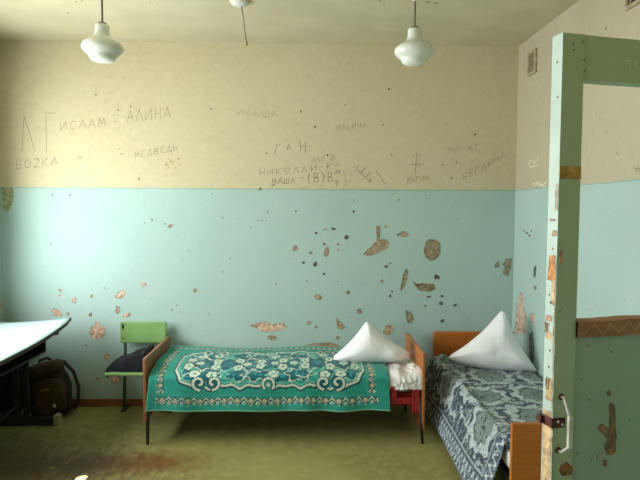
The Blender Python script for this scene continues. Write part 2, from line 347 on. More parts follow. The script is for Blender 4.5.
# ---- back wall with its flaked paint and pencilled scribbles
mb = MB(); mb.box(XL-.2, XR+.2, YB, YB+.2, 0, ZC)
bw = Plane(mb, (0, YB, 0), (1, 0, 0), (0, 0, 1), (0, -1, 0))
def B(px, py):
    q = on_y(px, py, YB); return (q.x, q.z)
PXM = 4.69/FPX
PINK, MID, GREY, DK = (206, 174, 152), (172, 150, 122), (150, 138, 112), (104, 92, 76)
polys = [
 ([(376, 226), (380, 226), (379.5, 240), (387, 239), (389, 243), (388, 248), (380, 252), (370, 256), (363, 255), (366, 250), (372, 246), (376.5, 241)], MID),
 ([(425, 243), (429, 239), (436, 239.5), (440, 243), (440.5, 252), (437, 259), (431, 261.5), (425, 257), (423.5, 250)], GREY),
 ([(406, 268), (408.5, 271), (407, 280), (404, 287), (401, 291), (400, 288), (402, 278), (404, 272)], GREY),
 ([(412, 281), (416, 284), (424, 283), (434, 284), (436, 288), (430, 292), (420, 291), (416, 287)], (146, 126, 96)),
 ([(405, 310), (410, 312), (414, 318), (412, 323), (408, 323), (406, 318)], GREY),
 ([(382, 331), (386, 325), (392, 324), (393.5, 329), (391, 334), (386, 335.5)], MID),
 ([(502, 265), (506, 259), (512, 258), (511, 268), (508, 276), (503, 274), (502, 271), (505, 267)], GREY),
 ([(494, 265), (497, 261), (499.5, 262), (499, 267), (495, 268)], GREY),
 ([(398, 234), (402, 231), (408, 233), (409, 235), (405, 237), (400, 236)], MID),
 ([(336, 318), (339, 321), (343, 324), (345, 328), (340, 330), (337, 328)], MID),
 ([(249, 325), (258, 323), (266, 321), (272, 324), (284, 323), (287, 327), (282, 330), (270, 332.5), (260, 331), (256, 328)], PINK),
 ([(303, 352), (306, 345), (315, 343), (330, 342), (338, 345), (343, 353), (340, 362), (303, 362)], MID),
 ([(253, 354), (257, 350), (266, 349), (271, 352), (268, 358), (256, 358)], MID),
 ([(96, 321), (98.5, 322), (100, 325), (105, 328), (106, 334), (102, 338), (97, 340), (92, 338), (89.5, 332), (91, 327), (95, 325)], PINK),
 ([(51, 311), (55, 308), (59, 310), (62, 315), (60, 317), (54, 315)], PINK),
 ([(115, 296), (119, 292), (124, 290.5), (125.5, 294), (122, 298), (117, 299)], PINK),
 ([(115, 311), (117, 306), (119.5, 307), (120, 311), (117, 314.5)], MID),
 ([(122, 317), (125, 312.5), (130, 312), (131, 315), (127, 317.5)], PINK),
]
for pl, c in polys: bw.patch([B(*p) for p in pl], c, ridge=.003)
bw.patch([B(*p) for p in [(2, 187), (13, 188), (14, 195), (12, 205), (8, 213), (5, 211), (2, 208)]], (166, 166, 132), ridge=.002)
blobs = [(437, 277, 3, 2.8, DK), (428.5, 296.7, 2.6, 1.1, DK), (441.5, 296.3, 2, 1.2, DK), (441, 303, 2.4, 2, DK), (455, 305, 1.8, 1.8, DK), (442, 321, 2.3, 1.8, DK), (425, 306, 1.3, 1.5, MID),
 (382, 281, 1.7, 2.2, MID), (390, 296, 1.4, 1.4, DK), (392, 291.5, 1.1, 1.1, DK), (295, 248, 3, 3, MID), (311, 253, 2.2, 1.2, MID), (327, 252.5, 3.2, 4.6, MID), (315.5, 264, 1.8, 2.5, DK), (303.5, 262.5, 1.5, 1.6, DK),
 (324, 274, 1.2, 1.2, DK), (316, 233, 1.4, 1.2, DK), (325.5, 229.5, 2, 1.1, MID), (333.5, 229, 2, 1.7, DK), (346.8, 237.3, 2.4, 2.4, DK), (324.3, 244, 1.7, 1.5, MID), (338, 244.3, 1.5, 1.2, MID), (338.3, 250.3, 1.2, 1, MID),
 (317.5, 297, 4, 2.6, MID), (348, 292.5, 2.1, 2.1, MID), (359.3, 311, 2.9, 2.7, MID), (338, 337.5, 2, 1.8, MID), (308.7, 323, 2.6, 2.2, MID), (316, 327, 2.2, 1.6, MID), (272, 337.3, 4.6, 2.5, MID), (386, 266.3, 1.7, 1.6, DK), (390.3, 263.3, 1.4, 1, MID),
 (60, 290.3, 1.7, 1.3, PINK), (60, 295.6, 1.6, 1.3, PINK), (74.2, 300, 2.1, 3.2, PINK), (68, 313.7, 1.6, 1.4, MID), (91.7, 296, 1.7, 2, MID), (90.5, 314.5, 1.9, 2.1, (130, 122, 100)), (144, 284.6, 2.4, 2.8, PINK), (195, 290.5, 1.6, 2.5, MID),
 (170.6, 225.8, 3, 1.6, MID), (107.3, 357.5, 3.2, 3.2, PINK), (97, 378.5, 3, 1.4, PINK), (115, 377, 6, 6, PINK), (97.5, 390.5, 1.2, 1.2, PINK), (86, 345.3, 1.3, 1.1, MID), (385.5, 226.5, 1.6, 1.6, MID), (398.5, 234.5, 1.4, 1.4, DK)]
for (px, py, rx, ry, c) in blobs:
    u, v = B(px, py); k = on_y(px, py, YB).y/FPX
    bw.blob(u, v, rx*k, ry*k, c, rot=random.uniform(-.4, .4), ridge=.0022, rimw=min(.004, .35*min(rx, ry)*k), jit=.001)
specks = [(70, 195, 1.2), (52.5, 195, 1), (152, 219.7, 1.3), (145, 223, .9), (165, 224, 1.2), (51, 244, 1), (176.5, 305.5, 1.1), (172, 310, 1.1), (104.7, 288, 1), (209, 314, 1), (189, 250.5, 1), (223, 218, 1), (212, 194, .8),
 (139, 178.8, 1.3), (211, 109, 1.2), (315, 126.6, 1.6), (301, 111.5, 1.4), (383, 124.8, 1.2), (266.5, 153.5, 1.2), (327.3, 155.3, 1.4), (475, 134.3, 1.5), (443, 165, 1), (456.5, 162, 1.2), (451.3, 178.3, 1.4), (389, 89, 1.6), (96, 95, 1), (95.5, 94.5, .8),
 (353.8, 211.5, 1.9), (353.8, 200.3, 1.1), (296, 211, 1.2), (267.5, 212.3, 1.3), (260.5, 188.8, 2), (399, 200, 1.2), (385.7, 227, 1.3), (391.3, 154.5, .9), (230, 258.5, 1), (307, 281, 1), (338, 281.5, 1), (276, 284, 1), (345, 105, 1), (426.3, 198.5, 1), (302, 178, 1), (391.5, 155, 1), (82, 212, .8), (223, 272, .9), (258, 220, 1), (262, 220.5, .9), (266, 221, .9), (410, 345, 1)]
for (px, py, r) in specks:
    u, v = B(px, py); bw.speck(u, v, r*.0064, random.choice([(104, 96, 80), (124, 112, 92), (112, 108, 94)]))
for i in range(90):   # faint chips in the paint
    px, py = random.uniform(20, 505), random.uniform(195, 400); u, v = B(px, py)
    bw.speck(u, v, random.uniform(.002, .0045), random.choice([(150, 150, 130), (120, 132, 120), (176, 160, 134), (110, 130, 126)]))
for i in range(14):
    u, v = B(random.gauss(172, 5), random.gauss(163, 3.5)); bw.speck(u, v, random.uniform(.005, .012), random.choice([(200, 174, 128), (206, 182, 140), (190, 156, 110)]))
PC, PF = (128, 119, 98), (162, 152, 124)
write(bw, B, 'ИСЛАМ', 59, 131, 107, 126, 8.5, (138, 129, 106), .004)
write(bw, B, '2', 112, 122.5, 121, 121.5, 8, PF); bw.speck(*B(118, 110), .008, PF); bw.speck(*B(131, 107), .007, PC)
write(bw, B, 'АЛИНА', 126, 122, 172, 118, 11, (138, 129, 106), .004); bw.speck(*B(131, 130), .007, PF)
write(bw, B, 'БОZКА', 15, 169, 59, 165, 8.5, PC, .0042)
write(bw, B, 'А', 77, 160, 83, 160, 4.5, PC); bw.speck(*B(90, 158), .006, PF)
write(bw, B, 'МЕДВЕДЬ', 134, 158.5, 179, 149.5, 6, (138, 129, 106)); bw.speck(*B(119, 149), .007, PF); bw.speck(*B(121.5, 154), .006, PC)
for st in ([(22, 151), (24, 117), (29, 131), (35, 152)], [(46, 116), (46.5, 152)], [(45, 113), (55, 113)], [(37, 127), (40, 128)], [(23.5, 115), (25, 119)]):
    bw.stroke([B(*p) for p in st], .0042, (138, 129, 106))
write(bw, B, 'ИЛЬША', 236, 115, 279, 117, 6, PF)
write(bw, B, 'ИЛЬИНА', 336, 131, 367, 127.5, 5.5, PF)
for st in ([(274.5, 155), (277, 145), (281, 144)], [(287, 150), (288.5, 144.5), (290.5, 150)], [(286.6, 148), (290, 147.6)], [(300.5, 151), (300, 140)], [(305.5, 153), (305, 142)], [(300, 146), (305.5, 146)]):
    bw.stroke([B(*p) for p in st], .004, PC)
write(bw, B, 'НИКОЛА', 258, 175.5, 309, 172.5, 6, (138, 129, 106)); write(bw, B, 'И-К-', 310, 171, 341, 167.5, 5.5, PC)
write(bw, B, 'МАША', 271.5, 184, 296, 183.5, 5.5, PC, .0042); bw.stroke([B(272, 186), (B(275, 184))], .009, PC); bw.stroke([B(296, 184), B(301, 188), B(308, 187)], .003, PF)
write(bw, B, 'ИЛИ Ш', 311, 162.5, 335, 160, 5.5, PF)
write(bw, B, '(В)В', 306, 182.5, 334, 181.5, 9, PC, .0042); write(bw, B, 'М', 335, 174.5, 341, 174, 4.5, PC); write(bw, B, 'Т', 334, 187.5, 340, 187, 6, PC)
bw.stroke([B(342, 169), B(345, 175), B(345.5, 182), B(343, 188)], .003, PF); bw.stroke([B(320, 187), B(322, 184)], .003, PF)
for st in ([(359, 165), (356, 168.5), (366, 178), (371, 182)], [(361, 172.5), (365, 168)], [(366, 177), (370, 172)], [(369, 182), (372, 178)], [(376, 170.5), (385, 184)]):
    bw.stroke([B(*p) for p in st], .0045, (130, 122, 102))
for st in ([(416.5, 153), (416, 163), (415, 175)], [(408.5, 165), (424, 164)], [(412, 157), (414, 156)], [(419, 156), (421, 154)], [(413, 164.5), (418, 164.3)]):
    bw.stroke([B(*p) for p in st], .0038, (126, 119, 100))
write(bw, B, 'МАРИЯ', 407, 183, 429, 181, 5.5, PF); write(bw, B, 'МАРАТ', 448, 153, 480, 149, 4.8, PF); write(bw, B, 'БЕРДИНА', 462, 181, 506, 157, 6, (138, 129, 106))
wb_ = mb.build('wall_back', [M_WALL, M_PATCH, M_PENCIL], kind='structure', col=True)

# ---- right wall
mb = MB(); mb.box(XR, XR+.2, YF-.2, YB, 0, ZC)
rw = Plane(mb, (XR, 0, 0), (0, -1, 0), (0, 0, 1), (-1, 0, 0))
def R_(px, py):
    q = on_x(px, py, XR); return (-q.y, q.z)
rw.patch([R_(*p) for p in [(520.5, 291), (523, 294), (524, 305), (526.5, 318), (526, 333), (515, 334), (516, 312), (518.5, 298)]], (196, 172, 154), ridge=.003)
rw.patch([R_(*p) for p in [(531, 314), (534, 313), (535, 318), (534, 323), (531.5, 323)]], (206, 160, 146), ridge=.003)
rw.patch([R_(*p) for p in [(529, 335), (533, 330), (534.5, 345), (534, 362), (531, 366), (529.5, 352)]], (112, 122, 120), ridge=.001)
for (px, py, a, b_, c) in ((535, 272, .03, .045, DK), (535.3, 287, .025, .02, GREY), (530.7, 296, .018, .012, PINK), (527, 233, .02, .01, DK), (529.3, 235.5, .018, .012, DK), (524, 231, .012, .008, DK), (531.5, 231, .012, .008, DK), (545, 332, .012, .018, DK)):
    u, v = R_(px, py); rw.blob(u, v, a, b_, c, ridge=.002, rimw=.003, jit=.001)
for (px, py, r) in ((617, 153, .006), (618, 155, .005), (632, 68, .008), (600, 118, .006), (606, 29, .008), (607, 132, .005), (590, 230, .004), (612, 250, .004), (625, 300, .004), (590, 309, .004), (600, 311, .005)):
    rw.speck(*R_(px, py), r, (126, 112, 86))
for st in ([(528, 165), (531, 160), (535, 163), (539, 157)], [(530, 167), (538, 165)], [(534, 186), (538, 182), (543, 185), (547, 181)], [(533, 183), (546, 187)]):
    rw.stroke([R_(*p) for p in st], .010, (222, 212, 184))
for st in ([(634, 165), (637, 172)], [(638, 166), (640, 173)], [(635, 169), (641, 168)]): rw.stroke([R_(*p) for p in st], .004, PC)
mb.build('wall_right', [M_WALL_SHADED, M_PATCH, M_PENCIL], kind='structure', col=True)

# ---- left wall with the main window and an added front window for fill, outside the frame
WINS = [(2.0, 4.22), (-.7, .9)]; WZ0, WZ1 = .88, 2.42
mb = MB()
ys = [YF-.2, WINS[1][0], WINS[1][1], WINS[0][0], WINS[0][1], YB]
for i in range(5):
    if i in (1, 3):
        mb.box(XL-.2, XL, ys[i], ys[i+1], 0, WZ0); mb.box(XL-.2, XL, ys[i], ys[i+1], WZ1, ZC)
    else: mb.box(XL-.2, XL, ys[i], ys[i+1], 0, ZC)
lw = Plane(mb, (XL, 0, 0), (0, 1, 0), (0, 0, 1), (1, 0, 0))
lw.blob(4.60, .86, .06, .06, PINK, ridge=.004); lw.blob(4.62, 1.78, .08, .09, (166, 166, 132), ridge=.003)
mb.build('wall_left', [M_WALL, M_PATCH], kind='structure', col=True)
for i, (a, b_) in enumerate(WINS):
    fr = MB(); x0, x1 = XL-.15, XL-.09
    for (y0, y1, z0, z1) in ((a, a+.06, WZ0, WZ1), (b_-.06, b_, WZ0, WZ1), (a+.06, b_-.06, WZ0, WZ0+.06), (a+.06, b_-.06, WZ1-.06, WZ1), ((a+b_)/2-.04, (a+b_)/2+.04, WZ0+.06, WZ1-.06), (a+.06, (a+b_)/2-.04, 2.26, 2.31), ((a+b_)/2+.04, b_-.06, 2.26, 2.31)):
        fr.box(x0, x1, y0, y1, z0, z1)
    w = fr.build('window_%d' % (i+1), M_WINF, kind='structure', bevel=.004)  # the second, front window is added to carry fill light
    box('window_pane', M_PANE, w, (XL-.124, XL-.118, a+.05, b_-.05, WZ0+.05, WZ1-.05), bevel=0)
    box('window_sill', M_WINF, w, (XL-.09, XL+.03, a-.0, b_+.0, WZ0-.0, WZ0+.03))
# ---- front side: entrance recess the door is hung in
mb = MB()
mb.box(XL-.2, XR+.2, YF-.2, YF, 0, ZC)
mb.build('wall_front', [M_BOUNCE_CUT], kind='structure')
mb = MB(); mb.box(1.42, XR, YF, 1.50, 0, ZC)
mb.build('wall_entrance', [M_WALL], kind='structure')
mb = MB(); mb.box(XL, XR, YB-.022, YB, 0, .062); mb.build('baseboard_back', M_TRIM, kind='structure', bevel=.005)
mb = MB(); mb.box(XR-.022, XR, 1.50, YB-.022, 0, .062); mb.build('baseboard_right', M_TRIM, kind='structure', bevel=.005)

# ================================================================== THE DOOR (half glazed leaf without its glass, standing open)
door = bpy.data.objects.new('door_1', None); COL.objects.link(door); door['kind'] = 'structure'
door.location = (.580, 1.30, 0); door.rotation_euler = (0, 0, math.radians(13))
TH, DW, DT = .037, .82, 2.042
def dpx(px, py, h=0.0):
    """point on the door's front face in its own axes"""
    A = math.radians(13); n = Vector((math.sin(A), -math.cos(A), 0)); o = Vector(door.location)+n*h
    d = ray(px, py); c = Vector((0, 0, CAMH)); t = (o-c).dot(n)/d.dot(n); q = c+d*t-Vector(door.location)
    return (q.x*math.cos(A)+q.y*math.sin(A), q.z)
mb = MB(); mb.box(0, .0575, 0, TH, .01, DT)
# left edge face is painted mint, chipped
mb.mi = [1 if f == [0, 4, 6, 2] else 0 for f in mb.f]
de = Plane(mb, (0, 0, 0), (0, -1, 0), (0, 0, 1), (-1, 0, 0))
BE, BR = (206, 176, 134), (130, 100, 78)
def echip(f0, f1, z0, z1, c):
    zs = [z0+(z1-z0)*k/4 for k in range(5)]
    pl = [(-TH*(f0+random.uniform(-.06, .06)), z) for z in zs]+[(-TH*(f1+random.uniform(-.06, .06)), z) for z in reversed(zs)]
    de.patch(pl, c, ridge=.0008, mi=2, rimw=.002, jit=.002)
for a in ((.1, .8, 1.475, 1.535, (204, 150, 100)), (.05, .4, 1.42, 1.475, BE), (.02, .9, .955, 1.165, BE), (.1, .7, 1.19, 1.245, (206, 170, 120)), (.35, .75, 1.215, 1.245, (96, 60, 48)), (.2, .9, 1.335, 1.352, BE), (.3, .9, 1.378, 1.392, (216, 170, 140)),
          (.1, .5, 1.58, 1.592, BE), (.2, .8, 1.615, 1.62, (200, 120, 90)), (.04, .3, 1.64, 1.70, (214, 190, 170)), (.1, .6, .88, .93, (200, 176, 140)), (.6, .95, 1.35, 1.375, (140, 110, 80)), (.3, .6, 1.42, 1.427, BR), (.05, .12, 1.3, 1.5, BE), (.03, .1, 1.0, 1.3, BE)): echip(*a)
for z in (1.98, 1.9, 1.2, 1.27, 1.31, 1.44, 1.55): de.speck(-TH*random.uniform(.3, .8), z, .003, BR, 2)
sf = Plane(mb, (0, 0, 0), (1, 0, 0), (0, 0, 1), (0, -1, 0))
def fchip(pts, c, **kw): sf.patch([dpx(*p) for p in pts], c, mi=2, **{**dict(ridge=.0008, rimw=.002, jit=.0015), **kw})
fchip([(560, 464), (566, 461), (573, 466), (572, 475), (562, 476), (558, 470)], (146, 106, 62))
fchip([(559, 248), (562, 250), (563, 262), (559.5, 266)], (200, 150, 100))
for (px, py) in ((573, 44), (573.5, 50), (583, 42), (584, 60), (584, 71), (560, 311)): sf.speck(*dpx(px, py), .0022, (74, 80, 58), 2)
mb.build('door_stile', [M_DOOR, M_DEDGE, M_PATCH], door, col=True)
mb = MB(); mb.box(DW-.09, DW, 0, TH, .01, DT); mb.build('door_stile', M_DOOR, door)
z0 = dpx(600, 81)[1]
mb = MB(); mb.box(.0575, DW-.09, .003, TH-.003, z0, DT)
tr = Plane(mb, (0, .003, 0), (1, 0, 0), (0, 0, 1), (0, -1, 0))
for st in ([(632, 46), (634, 51), (636, 46)], [(627, 61), (631, 60), (630, 69)], [(634, 64), (637, 62), (638, 69)], [(634, 69), (639, 66)]):
    tr.stroke([dpx(*p) for p in st], .0022, (196, 204, 178), 1)
mb.build('top_rail', [M_DOOR, M_PENCIL], door, col=True)
zs0, zs1 = dpx(600, 335)[1], dpx(600, 320.5)[1]
mb = MB(); mb.box(.0575, DW-.09, .003, TH-.003, .01, zs0)
lp = Plane(mb, (0, .003, 0), (1, 0, 0), (0, 0, 1), (0, -1, 0))
WE = (140, 118, 86)
def pchip(pts, c=WE): lp.patch([dpx(*p) for p in pts], c, mi=1, ridge=.0006, rimw=.002, jit=.0025)
pchip([(609, 404), (614, 402.5), (616.5, 408), (617, 420), (617.5, 436), (617, 452), (613, 456), (606, 455), (605, 446), (608, 440), (603, 435), (600, 432.5), (597, 428), (599, 425), (604, 424), (608, 430), (611, 424), (609, 412)])
pchip([(607, 392), (610, 389.5), (612, 394), (610, 397), (607.5, 396)]); pchip([(597, 455), (599, 452), (598.5, 461), (596.5, 460)]); pchip([(603, 461), (607, 459), (608, 465), (606, 469), (603, 466)])
for (px, py) in ((578, 454), (582, 380), (590, 400), (630, 420), (588, 346), (592, 460), (612, 352)): lp.speck(*dpx(px, py), .003, WE, 1)
mb.build('lower_panel', [M_DOORP, M_PATCH], door, col=True)
# moulding strip with a zigzag line
mb = MB(); n = 40; P = []
us = [.0575+(DW-.09-.0575)*i/(n-1) for i in range(n)]
for i, u in enumerate(us):
    e = .003*mnoise.noise(Vector((u*12, 1, 0))); e2 = .003*mnoise.noise(Vector((u*14, 5, 0)))
    P.append([(u, -.006, zs0-.002+e2), (u, -.006, zs1+e), (u, TH+.002, zs1+e), (u, TH+.002, zs0-.002+e2)])
vs = [q for r in P for q in r]
mb.add(vs, [(i*4+k, (i+1)*4+k, (i+1)*4+(k+1) % 4, i*4+(k+1) % 4) for i in range(n-1) for k in range(4)])
zz = Plane(mb, (0, -.006, 0), (1, 0, 0), (0, 0, 1), (0, -1, 0))
zig = [dpx(*p) for p in [(579, 335), (592.5, 323.5), (601, 334), (608, 322.5), (617, 332), (627, 320.5), (633, 330), (641, 319)]]
du = zig[6][0]-zig[4][0]
while zig[-1][0] < DW-.15: zig.append((zig[-1][0]+du/2, zig[-3+(1 if False else 0)][1] if False else (zs0+.004 if len(zig) % 2 == 0 else zs1-.004)))
zz.stroke(zig, .0022, (206, 178, 120), 1)
mb.build('wooden_strip', [M_STRIP, M_ZIG], door)['label'] = 'brown wooden strip with cream zigzag line'
# scrap of tape on the stile
a = dpx(560, 166); b_ = dpx(580.5, 179)
mb = MB(); mb.box(0, .058, -.0015, .0, b_[1], a[1]); mb.build('tape_scrap', M_TAPE, door)['label'] = 'ochre tape scrap stuck across the stile'
# handle
hb = dpx(567, 449)[1]; ht = dpx(568.5, 396)[1]; hm1 = dpx(572, 412)[1]; hm0 = dpx(572, 440)[1]
mb = MB(); mb.tube([(.022, 0, ht), (.019, -.014, ht+.002), (.016, -.026, ht-.010), (.023, -.031, hm1), (.024, -.032, (hm0+hm1)/2), (.022, -.031, hm0), (.019, -.026, hb+.012), (.018, -.012, hb), (.018, 0, hb-.002)], .0036, 10)
hd = mb.build('door_handle', M_HANDLE, door); hd['label'] = 'worn metal pull handle'
mb = MB(); mb.box(.0175, .0295, -.0365, -.028, hm0-.004, hm1+.004); mb.build('grip_plate', M_HANDLE, hd, bevel=.002)
for zz_, uu in ((ht, .022), (hb, .018)):
    q = MB(); q.lathe([(.0001, .004), (.0065, .0035), (.008, 0)], 14); q.v = [(uu+x, -z, zz_+y) for x, y, z in q.v]; q.build('mounting_plate', M_RUST, hd)
# iron strap latch around the edge
lz = dpx(563, 422)[1]
mb = MB(); mb.box(-.005, .032, -.005, -.0003, lz-.0115, lz+.0115); mb.box(-.005, -.0003, -.0003, TH+.004, lz-.0115, lz+.0115); mb.box(-.014, -.005, TH-.012, TH+.004, lz-.009, lz+.010)
lt = mb.build('latch_strap', M_RUST, door, bevel=.0015); lt['label'] = 'rusty iron strap wrapped round the door edge'
for (uu, dz) in ((.012, .004), (.024, -.004)):
    q = MB(); q.lathe([(.0001, .0025), (.003, .0015), (.0035, 0)], 10); q.v = [(uu+x, -.005-z, lz+dz+y) for x, y, z in q.v]; q.build('screw', M_HANDLE, lt)
for hz in (.3, 1.75):
    mb = MB(); mb.tube([(DW+.004, .0, hz-.05), (DW+.004, .0, hz+.05)], .008); mb.build('hinge', M_RUST, door)

# ================================================================== BEDS
def leg_mesh(p0, p1, r0_, r1_):
    b = MB(); p0 = Vector(p0); p1 = Vector(p1)
    b.tube([p0, p0.lerp(p1, .5), p1], [r0_, (r0_+r1_)/2, r1_], 12); return b
def board(name, m, parent, x0, x1, y0, y1, z0, z1): return box(name, m, parent, (x0, x1, y0, y1, z0, z1), bevel=.006)
bed = thing('single_bed', 'single bed with brown wooden end boards standing along the back wall under the teal blanket', 'bed', (0, 0, 0))
# left end board and right end board stand across the bed
board('headboard', M_WOODL, bed, -1.122, -1.098, 3.90, 4.60, .165, .605)
board('footboard', M_WOODR, bed, .816, .838, 3.90, 4.60, .085, .638)
for (x, y, dx, dy, m0) in ((-1.095, 3.925, -.0, -.02, 0), (-1.085, 4.52, .0, .01, 0), (.803, 3.93, .02, -.03, 0), (.803, 4.52, .01, .01, 0)):
    leg_mesh((x, y, .33), (x+dx, y+dy, 0), .017, .010).build('leg', M_LEG, bed)
mb = MB()
mb.box(-1.098, .816, 3.915, 3.955, .272, .322); mb.box(-1.098, .816, 4.545, 4.585, .272, .322)
mb.box(.750, .80, 3.912, 3.955, .212, .415); mb.box(.597, .640, 3.912, 3.955, .27, .40)
for x in (-.7, -.2, .3, .7): mb.box(x-.03, x+.03, 3.955, 4.545, .30, .32)
mb.box(-1.06, .80, 3.956, 4.57, .3225, .338)
mb.build('frame', M_RED, bed, bevel=.004)['label'] = 'red painted bed frame rail'
def rounded_slab(x0, x1, y0, y1, z0, z1, r, amp=.006, nx=60, ny=28, seed=0):
    """closed soft slab (mattress)"""
    b = bmesh.new(); bmesh.ops.create_cube(b, size=1)
    for v in b.verts: v.co = Vector(((x0+x1)/2+v.co.x*(x1-x0), (y0+y1)/2+v.co.y*(y1-y0), (z0+z1)/2+v.co.z*(z1-z0)))
    bmesh.ops.bevel(b, geom=list(b.edges), offset=r, segments=4, affect='EDGES')
    bmesh.ops.subdivide_edges(b, edges=[e for e in b.edges if e.calc_length() > .2], cuts=12, use_grid_fill=True)
    for v in b.verts: v.co.z += amp*fbm(v.co.x, v.co.y, seed, 5) if v.co.z > (z0+z1)/2 else 0
    return b
def bm_obj(name, b, m, parent=None, smooth=True):
    me = bpy.data.meshes.new(name); b.to_mesh(me); b.free(); me.materials.append(m)
    if smooth: me.polygons.foreach_set('use_smooth', [True]*len(me.polygons))
    o = bpy.data.objects.new(name, me); COL.objects.link(o)
    if parent: o.parent = parent
    return o
tag(bm_obj('mattress', rounded_slab(-1.09, .80, 3.96, 4.60, .340, .464, .03), M_SHEET), 'white mattress on the bed along the back wall, its end showing beside the teal blanket', 'mattress')

# ---- numpy helpers for woven patterns
def segdist(X, Y, pts):
    d = np.full(X.shape, 9.0)
    for (a, b_) in zip(pts[:-1], pts[1:]):
        ax, ay = a; bx, by = b_; dx, dy = bx-ax, by-ay; L = dx*dx+dy*dy+1e-12
        t = np.clip(((X-ax)*dx+(Y-ay)*dy)/L, 0, 1); d = np.minimum(d, np.hypot(X-ax-t*dx, Y-ay-t*dy))
    return d
def vnoise(X, Y, s, seed):
    rng = np.random.RandomState(seed); T = rng.rand(64, 64)
    x = X*s; y = Y*s; xi = np.floor(x).astype(int); yi = np.floor(y).astype(int); fx = x-xi; fy = y-yi
    fx = fx*fx*(3-2*fx); fy = fy*fy*(3-2*fy)
    g = lambda i, j: T[i % 64, j % 64]
    return (g(xi, yi)*(1-fx)+g(xi+1, yi)*fx)*(1-fy)+(g(xi, yi+1)*(1-fx)+g(xi+1, yi+1)*fx)*fy
def paint(C, mask, c): C[mask] = lin(c)
TEAL, DTEAL, CRM, INK, MINT = (40, 144, 130), (14, 92, 102), (196, 208, 188), (16, 60, 70), (104, 178, 162)
def teal_pattern(U, V, LU, LV):
    """U along the bed, V up from the front hem; cream scrolls and dark leaves on teal"""
    C = np.zeros(U.shape+(3,)); C[:] = lin(TEAL)
    vn = vnoise(U, V, 26, 3); vn2 = vnoise(U, V, 60, 9)
    W = np.minimum(V, LV-V)                                  # symmetric about the middle
    Vs = W
    # field medallion
    E = np.minimum(np.minimum(U-.150, LU-.150-U), W-.150)
    sc = .022*np.abs(np.sin(U*PI/.21))+.012*np.sin(U*PI/.105)**2
    E2 = E-sc*(1-np.clip(E*2, 0, 1))
    # round corners
    cx = np.clip(.165+.17-U, 0, 1)+np.clip(U-(LU-.165-.17), 0, 1); cy = np.clip(.155+.17-W, 0, 1)
    rr = np.hypot(cx, cy); cor = (cx > 0) & (cy > 0)
    E2 = np.where(cor, .17-rr-.018*np.abs(np.sin(np.arctan2(cy, cx+1e-6)*4)), E2)
    ins = E2 > 0
    # dark leaf clusters and cream flowers inside, in two mirrored rows
    paint(C, ins & (vn+.4*vn2 > .95), (70, 164, 150))
    def leaf(a, b_, ra, rb, k):
        th = np.arctan2((Vs-b_)/rb, (U-a)/ra); q = np.hypot((U-a)/ra, (Vs-b_)/rb)*(1+.20*np.sin(th*6+k))+.25*(vn2-.5)
        paint(C, ins & (q < 1.14), CRM if k % 2 else MINT); paint(C, ins & (q < .98), INK); paint(C, ins & (q < .90), DTEAL); paint(C, ins & (q < .62) & (vn2 > .62), (44, 140, 140))
    def flower(a, b_, R0, k, st):
        dv = (Vs-b_)/st; th = np.arctan2(dv, U-a); q = np.hypot(U-a, dv)/(R0*(.70+.30*np.abs(np.cos(th*2.5+k))))
        paint(C, ins & (q < 1.16), INK); paint(C, ins & (q < 1), CRM); paint(C, ins & (q < .62) & (vn2 > .6), (150, 198, 180)); paint(C, ins & (q < .26), (60, 120, 112))
    for k, a in enumerate((.27, .40, .62, .74, .92, 1.04, 1.26, 1.40)): leaf(a, .270+.012*(k % 2), .082, .060, k)
    for k, a in enumerate((.34, .52, .70, .83, .98, 1.16, 1.34)): leaf(a, .415, .09, .07, k+1)
    for k, a in enumerate((.31, .43, .86, 1.22, 1.33)): flower(a, .278-.01*(k % 2), .040, k, 1.15)
    for k, a in enumerate((.25, .44, .60, .76, .92, 1.08, 1.26, 1.44)): flower(a, .375+.02*(k % 2), .036, k, 1.6)
    for k, a in enumerate((.32, .66, .86, 1.0, 1.36)): flower(a, .455, .034, k, 1.5)
    for k in range(7):   # curling stems
        a0 = .22+k*.20; pts = [(a0+.15*t, .225+.11*t+.03*math.sin(t*7+k*2)) for t in np.linspace(0, 1, 12)]
        d = segdist(U, Vs, pts); paint(C, ins & (d < .0045), MINT if k % 2 else CRM)
    # scalloped outline
    paint(C, np.abs(E2) < .017, INK); paint(C, np.abs(E2-.004) < .009, CRM); paint(C, (np.abs(E2-.027) < .005), MINT)
    # scrolls along the front
    for (sx, flip) in ((.345, -1), (.445, 1), (1.21, -1), (1.31, 1)):
        pts = []
        for t in np.linspace(0, 1, 26):
            a = -PI/2+flip*(PI*1.9*t); r = .050*(1-.72*t); pts.append((sx+r*math.cos(a), .200+r*math.sin(a)))
        d = segdist(U, Vs, pts); f = np.hypot(U-sx, Vs-.2) < .048; paint(C, f & (d > .0135), DTEAL); paint(C, d < .0150, INK); paint(C, d < .0088, CRM)
    sx = .825; pts = [(sx+.038*math.cos(a), .190+.042*math.sin(a)) for a in np.linspace(-.7, PI+.7, 20)]
    d = segdist(U, Vs, pts); paint(C, np.hypot(U-sx, Vs-.19) < .055, TEAL); paint(C, d < .0150, INK); paint(C, d < .0088, CRM); paint(C, np.hypot(U-sx, Vs-.188) < .014, CRM)
